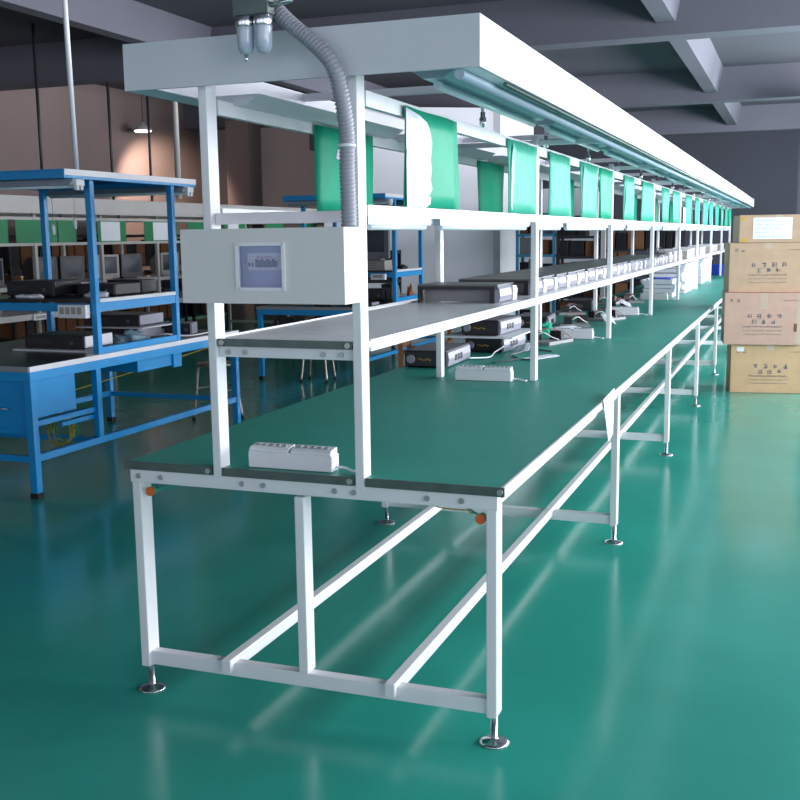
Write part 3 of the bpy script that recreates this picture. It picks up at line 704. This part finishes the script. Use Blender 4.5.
tag(blob('plastic_bag', 'bag', -2.22, 3.25, Z1 + .004, .10, .14, .05, 11, .35), 'crumpled clear bluish plastic bag on the near bench between the uprights', 'bag')
o = B('green_mat', 'mat_green', None, -2.62, -2.06, 3.14, 3.38, Z1, Z1 + .003); tag(o, 'green mat piece on the near bench under the plastic bag edge', 'mat')
unit('portable_radio', 'silver and black radio on the rear part of the near bench', (-2.33, 3.80, Z1), .25, .2, .14, .09, 'silver', 'silver')
cable([(-2.3, 3.62, Z1 + .010), (-2.2, 3.62, Z1 + .03), (-2.12, 3.72, Z1 + .010), (-2.07, 3.85, Z1 + .010), (-2.10, 4.1, Z1 + .010)], 'wht', 'white cable tangled near the radio on the near bench', .006)
Z2 = 1.0725
unit('black_console', 'long black console on the upper shelf of the near bench', (-2.86, 2.83, Z2), .02, .36, .28, .10, 'black', 'black')
unit('black_console', 'flat black unit at the rear of the near bench shelf, with white paper on it', (-2.45, 3.0, Z2), -.05, .30, .26, .075, 'blackm', 'blackm')
unit('black_console', 'small dark box by the rear upright of the near bench shelf', (-2.42, 3.29, Z2), .0, .26, .18, .09, 'black', 'blackm')
tag(blob('white_paper_wad', 'paper', -2.23, 2.92, Z2, .08, .05, .022, 21, .3), 'crumpled white paper on the shelf of the near bench', 'paper')
tag(blob('white_paper_wad', 'paper', -2.62, 2.76, Z2, .10, .04, .014, 23, .3), 'flattened white paper before the long console on the near bench shelf', 'paper')

def crt(name, label, loc, rz, w_, h_, d_, m, group=None):
    t = thing(name, label, 'monitor', loc, rz, group)
    b = bmesh.new()
    def ring(y, sx, z0, z1): return [b.verts.new(p) for p in ((-sx / 2, y, z0), (sx / 2, y, z0), (sx / 2, y, z1), (-sx / 2, y, z1))]
    rs = [ring(0, w_, .02, h_), ring(d_ * .2, w_, .02, h_), ring(d_ * .55, w_ * .8, .03, h_ * .9), ring(d_ * .85, w_ * .6, .04, h_ * .75), ring(d_, w_ * .55, .05, h_ * .7)]
    for i in range(4):
        for k_ in range(4): b.faces.new((rs[i][k_], rs[i][(k_ + 1) % 4], rs[i + 1][(k_ + 1) % 4], rs[i + 1][k_]))
    b.faces.new(rs[0]); b.faces.new(rs[4])
    q_ = MB(); q_.b.free(); q_.b = b; q_.build('case', m, t, .008)
    B('foot', m, t, -w_ * .3, w_ * .3, .03, d_ * .6, 0.0, .022, .003)
    s_ = MB(); n = 6; g = {}
    for i in range(n + 1):
        for j in range(n + 1):
            u, v = i / n * 2 - 1, j / n * 2 - 1
            g[i, j] = s_.b.verts.new((u * w_ * .40, -.004 - .012 * (1 - u * u) * (1 - v * v), .02 + (h_ - .02) * .55 + v * (h_ - .02) * .36))
    for i in range(n):
        for j in range(n): s_.b.faces.new((g[i, j], g[i + 1, j], g[i + 1, j + 1], g[i, j + 1])).smooth = True
    bz = MB(); z0 = .02 + (h_ - .02) * .19; z1 = .02 + (h_ - .02) * .91
    bz.box(-w_ / 2, -w_ * .40, -.006, 0, .02, h_); bz.box(w_ * .40, w_ / 2, -.006, 0, .02, h_); bz.box(-w_ * .4, w_ * .4, -.006, 0, .02, z0); bz.box(-w_ * .4, w_ * .4, -.006, 0, z1, h_)
    bz.build('bezel', m, t); s_.build('screen', 'screen', t)
    B('power_button', 'black', t, w_ * .3, w_ * .34, -.009, -.006, .035, .045)
    return t
# bench 2: desktop unit and monitor on shelf, dark things on table
t = thing('desktop_unit', 'beige desktop unit under the monitor on the farther blue bench', 'desktop unit', (-2.66, 7.74, 1.0725))
B('case', 'crt', t, 0, .50, 0, .36, 0, .10, .004); b = MB()
for i in range(3): b.box(.02, .40, -.002, 0, .02 + i * .025, .026 + i * .025)
b.build('drive_slots', 'crtgrey', t)
crt('crt_monitor', 'dark grey monitor on the farther blue bench shelf', (-2.36, 7.76, 1.1735), .12, .46, .38, .34, 'crtgrey')
unit('black_console', 'dark box on the farther bench table beneath its shelf', (-2.55, 7.9, .7425), .1, .3, .25, .12, 'black', 'blackm')
ss = thing('socket_box', 'white socket box on the shelf corner of the farther bench', 'socket box', (-2.09, 7.615, 1.0)); B('housing', 'wht', ss, -.16, 0, -.05, 0.0, -.02, .04, .003); B('socket', 'crt', ss, -.14, -.03, -.052, -.05, 0, .03)
tag(blob('headset', 'black', -2.15, 8.25, 1.074, .05, .07, .03, 5, .2), 'small black cap-shaped thing on the farther bench shelf', 'headset')
tag(blob('grey_bag', 'crtgrey', -2.17, 8.05, .7435, .05, .10, .13, 9, .2), 'dark grey bag between the uprights of the farther bench', 'bag')
tag(blob('orange_bag', 'wood', -2.1, 8.35, .7435 , .035, .04, .10, 15, .2), 'small orange bag beside the dark bag on the farther bench', 'bag')
t = thing('blue_container', 'pale blue square container on the farther bench table', 'container', (-2.9, 7.6, .7425)); B('container_body', mat('pale_blue_plastic', '8aa4d8', .4), t, 0, .16, 0, .14, 0, .2, .006); B('lid', 'wht', t, -.003, .163, -.003, .143, .2, .215)
for j, (x, y) in enumerate([(-2.2, 7.0), (-2.6, 6.9), (-2.45, 7.25)]):
    unit('circuit_tray', 'dark circuit tray on the front part of the farther bench, %s from the right' % ORD[j], (x, y, .7425), .2 * j, .18, .2, .04, 'blackm', 'silver', 'circuit tray', 'trays on the farther bench')

# stools
def stool(label, loc, rz, first=[None]):
    if first[0] is None:
        t = thing('round_stool', label, 'stool', loc, rz, 'steel stools by the blue benches')
        MB().lathe([(.14, .435), (.155, .44), (.155, .452), (.15, .458), (.02, .460)], (0, 0, 0), 28).build('seat', 'steel', t)
        for a_ in range(4):
            c, s_ = math.cos(a_ * PI / 2 + .4), math.sin(a_ * PI / 2 + .4)
            lg = MB().tube(smooth_path([(.05 * c, .05 * s_, .430), (.12 * c, .12 * s_, .428), (.145 * c, .145 * s_, .39), (.165 * c, .165 * s_, .2), (.19 * c, .19 * s_, .02)], 5), .0115, 8).build('leg', 'steel', t)
            MB().lathe([(.015, 0), (.015, .025)], (.19 * c, .19 * s_, 0), 8).build('rubber_foot', 'rubber', lg)
        MB().tube([(.155 * math.cos(a_ * PI / 8), .155 * math.sin(a_ * PI / 8), .25) for a_ in range(17)], .006, 6).build('ring_brace', 'steel', t)
        first[0] = t
        return t
    return dup(first[0], loc, rz, label)
stool('round steel stool tucked by the rear leg of the near blue bench', (-2.36, 4.56, 0), .1)
stool('round steel stool under the farther blue bench', (-2.55, 6.86, 0), .5)
stool('round steel stool beyond the farther blue bench', (-1.75, 9.8, 0), .3)
t = thing('wooden_stool', 'reddish brown wooden stool standing behind the line next to the single amplifier', 'stool', (-.95, 4.9, 0), .15)
for x, y in ((0, 0), (.33, 0), (0, .33), (.33, .33)): B('leg', 'wood', t, x, x + .035, y, y + .035, 0, .78)
B('seat', 'wood', t, -.01, .375, -.01, .375, .78, .805, .003)
for z in (.15, .52):
    b = MB(); b.box(.035, .33, .005, .03, z, z + .035); b.box(.035, .33, .335, .36, z, z + .035); b.box(.005, .03, .035, .33, z + .05, z + .085); b.box(.335, .36, .035, .33, z + .05, z + .085); b.build('stretcher', 'wood', t)

# ------------------------------------------------------------------ old assembly line at the back left
OX, OY0, OSP, ON = -5.5, 5.18, 1.12, 11
ol = thing('assembly_line', 'grey older assembly line far left behind the blue benches', 'assembly line', (OX, OY0, 0))
OL = OSP * ON
B('table_top', 'laminate', ol, -.95, .12, 0, OL, .655, .685)
B('edge_rail', 'oldwhite', ol, .12, .135, 0, OL, .63, .69); B('edge_rail', 'oldwhite', ol, -.95, .12, -.015, 0, .63, .69)
B('shelf_board', 'laminate', ol, -.50, -.001, 0, OL, .945, .965)
for x in (-.52, .0):
    B('shelf_rail', 'oldwhite', ol, x, x + .02, 0, OL, .925, .968)
    B('middle_rail', 'oldwhite', ol, x, x + .03, 0, OL, 1.375, 1.405); B('upper_rail', 'oldwhite', ol, x, x + .03, 0, OL, 1.64, 1.67)
B('hood_panel', 'oldwhite', ol, -.75, -.73, 0, OL, 1.70, 1.87); B('hood_panel', 'oldwhite', ol, .19, .21, 0, OL, 1.70, 1.87); B('hood_panel', 'oldwhite', ol, -.73, .19, 0, .02, 1.70, 1.87); B('hood_top', 'oldwhite', ol, -.73, .19, .02, OL, 1.85, 1.87)
for i in range(ON + 1):
    y = min(i * OSP, OL - .04)
    for x in (-.52, 0.0): B('post', 'oldwhite', ol, x, x + .035, y, y + .04, .686, 1.85)
    if i % 2 == 0:
        for x in (-.93, .085): B('leg', 'oldwhite', ol, x, x + .035, y, y + .04, 0, .655)
        B('cross_bar', 'oldwhite', ol, -.9, .085, y, y + .04, .12, .16)
    B('cross_beam', 'oldwhite', ol, -.5, .0, y, y + .03, 1.64, 1.67)
pats = [(.30, .73, 'sheet3', 0), (.84, 1.48, 'sheet3', 0), (1.50, 1.80, 'sheet3', 0), (2.18, 2.72, 'sheet3', (.06, .42)), (3.09, 3.81, 'sheet3', (.19, .52)), (4.05, 4.5, 'sheet3', 0), (5.0, 5.6, 'sheet3', (.1, .4)), (6.2, 6.8, 'sheet3', 0), (7.4, 8.0, 'sheet3', 0), (9.0, 9.7, 'sheet3', 0)]
for i, (a, c, m_, pap) in enumerate(pats):
    t = thing('display_sheet', 'dark green sheet%s on the old back line, %s from its near end' % (' with paper' if pap else '', ORD[i]), 'sheet', (OX + .037, OY0 + a, 1.405), 0, 'green sheets on the old line')
    B('backing', m_, t, 0, .003, 0, c - a, 0, .235)
    if pap: B('paper_notice', 'paper', t, .003, .005, pap[0], pap[1], .01, .225)
mats_ = ['crtgrey', 'crtdark', 'crtdark', 'crt', 'crtdark', 'crt', 'crtgrey', 'crtdark']
for i, (y, rz_) in enumerate([(.62, 1.9), (1.36, 1.4), (1.82, 1.35), (2.47, 1.35), (2.94, 1.35), (3.78, 1.4), (4.92, 1.4), (6.0, 1.4)]):
    crt('crt_monitor', '%s monitor on the shelf of the old back line, %s from its near end' % ({'crtgrey': 'grey', 'crtdark': 'dark', 'crt': 'beige'}[mats_[i]], ORD[i]), (OX - .13, OY0 + y + .1, .966), rz_, .33, .29, .26, mats_[i], 'monitors on the old line')
for i in range(9):
    y = .3 + i * 1.12
    unit('black_unit', 'black unit on the table of the old back line, %s from its near end' % ORD[i], (OX - .44, OY0 + y, .686), .04 * (i % 3), .36, .34, .12, 'black', 'blackm', 'device', 'black units on the old line')
t = thing('socket_box', 'white socket box on the side rail of the old back line', 'socket box', (OX + .167, OY0 + .98, .625), PI / 2); B('housing', 'wht', t, -.1, .1, 0, .03, -.0, .06, .003); B('socket', 'crt', t, -.08, .08, -.002, 0, .015, .045)
t = thing('yellow_bottle', 'small yellow bottle beside the first grey monitor of the old line', 'bottle', (OX - .04, OY0 + .98, .966)); MB().lathe([(.03, 0), (.03, .05), (.012, .07), (.012, .09)], (0, 0, 0), 12).build('bottle_body', 'yellowp', t); MB().lathe([(.014, .09), (.014, .105)], (0, 0, 0), 10).build('cap', 'wht', t)

# storage shelves and cartons behind the old line
def rack(name, label, loc, rz, w_, d_, h_, levels, m, group, fill, seed):
    t = thing(name, label, 'rack', loc, rz, group)
    for x in (0, w_ - .04):
        for y in (0, d_ - .04): B('upright', m, t, x, x + .04, y, y + .04, 0, h_)
    for i in range(levels):
        z = .12 + i * (h_ - .16) / (levels - 1); B('shelf', m, t, .0, w_, -.004, d_, z, z + .04)
    r = random.Random(seed); out = []
    for i in range(levels - 1):
        cnt = 0
        z = .161 + i * (h_ - .16) / (levels - 1); gap = (h_ - .16) / (levels - 1) - .06; x = .05
        while x < w_ - .15:
            bw = r.uniform(.10, .24); bw = min(bw, w_ - .05 - x); bh = gap * r.uniform(.6, .97)
            out.append((x, bw, z, bh, i, cnt)); x += bw + .03; cnt += 1
    R_ = Matrix.Rotation(rz, 4, 'Z')
    for j, (x, bw, z, bh, lv, cn) in enumerate(out):
        p = R_ @ Vector((x, .05, z)) + Vector(loc)
        mm, nm, lbl = fill[r.randrange(len(fill))]
        q_ = thing(nm, '%s, shelf %s from the floor, %s along' % (lbl, ORD[lv], ORD[cn]), nm.replace('_', ' '), p, rz, 'goods on ' + group)
        B('body', mm, q_, 0, bw, 0, d_ * .75, 0, bh, .004); B('lid', mm, q_, -.004, bw + .004, -.004, d_ * .75 + .004, bh, bh + .012)
    return t
F1 = [('cardd', 'storage_box', 'brown box on %s dark rack behind old line'), ('black', 'storage_bin', 'black bin on %s dark rack behind old line'), ('cardd', 'storage_box', 'brown box on %s dark rack behind old line')]
for i in range(4):
    rack('storage_rack', 'dark storage rack with brown boxes behind the old line, %s from the near end' % ORD[i], (-7.6 + .0 * i, 8.4 + i * 2.2, 0), PI / 2, 2.0, .5, 1.5, 4, 'blackm', 'the racks behind the old line', [(a_, b_, c_ % ORD[i]) for a_, b_, c_ in F1], i)
F2 = [('black', 'storage_bin', 'black bin on light blue rack'), ('cardd', 'storage_box', 'brown box on light blue rack'), ('crtgrey', 'storage_tin', 'grey tin on light blue rack')]
bl = mat('faded_blue_paint', '3e8fb8', .5)
M['blue2'] = bl
rack('storage_rack', 'light blue rack packed with parts right of the white wall', (-2.24, 13.6, 0), 0, .62, .4, 1.75, 6, 'blue2', 'the blue rack', F2, 11)
F3 = [('black', 'storage_bin', 'black bin on black rack'), ('cardd', 'storage_box', 'brown box on black rack'), ('black', 'storage_bin', 'black bin on black rack')]
rack('storage_rack', 'black rack stacked with dark trays right of the blue rack', (-1.60, 13.6, 0), 0, .62, .4, 1.7, 6, 'blackm', 'the black rack', F3, 13)
F4 = [('cardd', 'storage_box', 'brown box on wide far rack'), ('black', 'storage_bin', 'black bin on wide far rack')]
rack('storage_rack', 'wide dark rack of brown boxes seen between the far posts', (-1.65, 18.0, 0), 0, 1.5, .5, 1.6, 4, 'blackm', 'the far brown box rack', F4, 17)
F5 = [('black', 'storage_bin', 'black bin on %s rack below electrical box'), ('blackm', 'storage_bin', 'dark bin on %s rack below electrical box')]
for i, x in enumerate((-4.45, -3.6)):
    rack('storage_rack', 'dark rack seen below the electrical box, the %s one' % ('left', 'right')[i], (x, 9.6, 0), .1, .8, .4, 1.25, 4, 'blackm', 'the dark racks behind the farther bench', [(a_, b_, c_ % ('left', 'right')[i]) for a_, b_, c_ in F5], 30 + i)
# a second blue rack left of them
# hanging rods from the ceiling over the old line and drop poles
for j, (x, y, lbl) in enumerate([(-5.05, 8.42, 'thin grey drop pole between the near bench and the front post')]):
    o = MB().tube([(x, y, 1.9), (x, y, 3.94)], .035, 8).build('ceiling_drop_pole', 'oldwhite'); tag(o, lbl, 'pole')
    B('pole_anchor', 'oldwhite', o, x - .05, x + .05, y - .05, y + .05, 3.93, 3.95)
for j, y in enumerate((7.1, 7.9, 9.3, 10.2)):
    o = MB().tube([(-6.6, y, 1.5), (-6.6, y, 3.94)], .02, 6).build('hanging_rod', 'crtdark'); tag(o, 'thin dark rod hanging from the ceiling over the old line, %s from the left' % ORD[j], 'rod', 'rods over the old line')
# pendant lamp, lit
pl = thing('pendant_lamp', 'small lit pendant lamp near the left wall', 'lamp', (-8.6, 13.05, 3.25))
MB().lathe([(.16, 0), (.15, .04), (.05, .09), (.03, .14)], (0, 0, 0), 20).build('lamp_shade', 'oldwhite', pl)
MB().lathe([(.13, -.02), (.14, -.005), (.13, 0)], (0, 0, 0), 20).build('lamp_globe', 'lamp', pl)
MB().tube([(0, 0, .14), (0, 0, .85)], .006, 6).build('cord', 'black', pl)
l = bpy.data.lights.new('pendant_glow', 'SPOT'); l.energy = 260; l.color = (1, .78, .62); l.spot_size = 1.9; l.spot_blend = .6; l.shadow_soft_size = .1
lo = bpy.data.objects.new('pendant_glow', l); C.objects.link(lo); lo.location = (-8.0, 13.0, 3.15); lo.rotation_euler = Vector((-1.0, 1.2, -1.6)).to_track_quat('-Z', 'Y').to_euler()
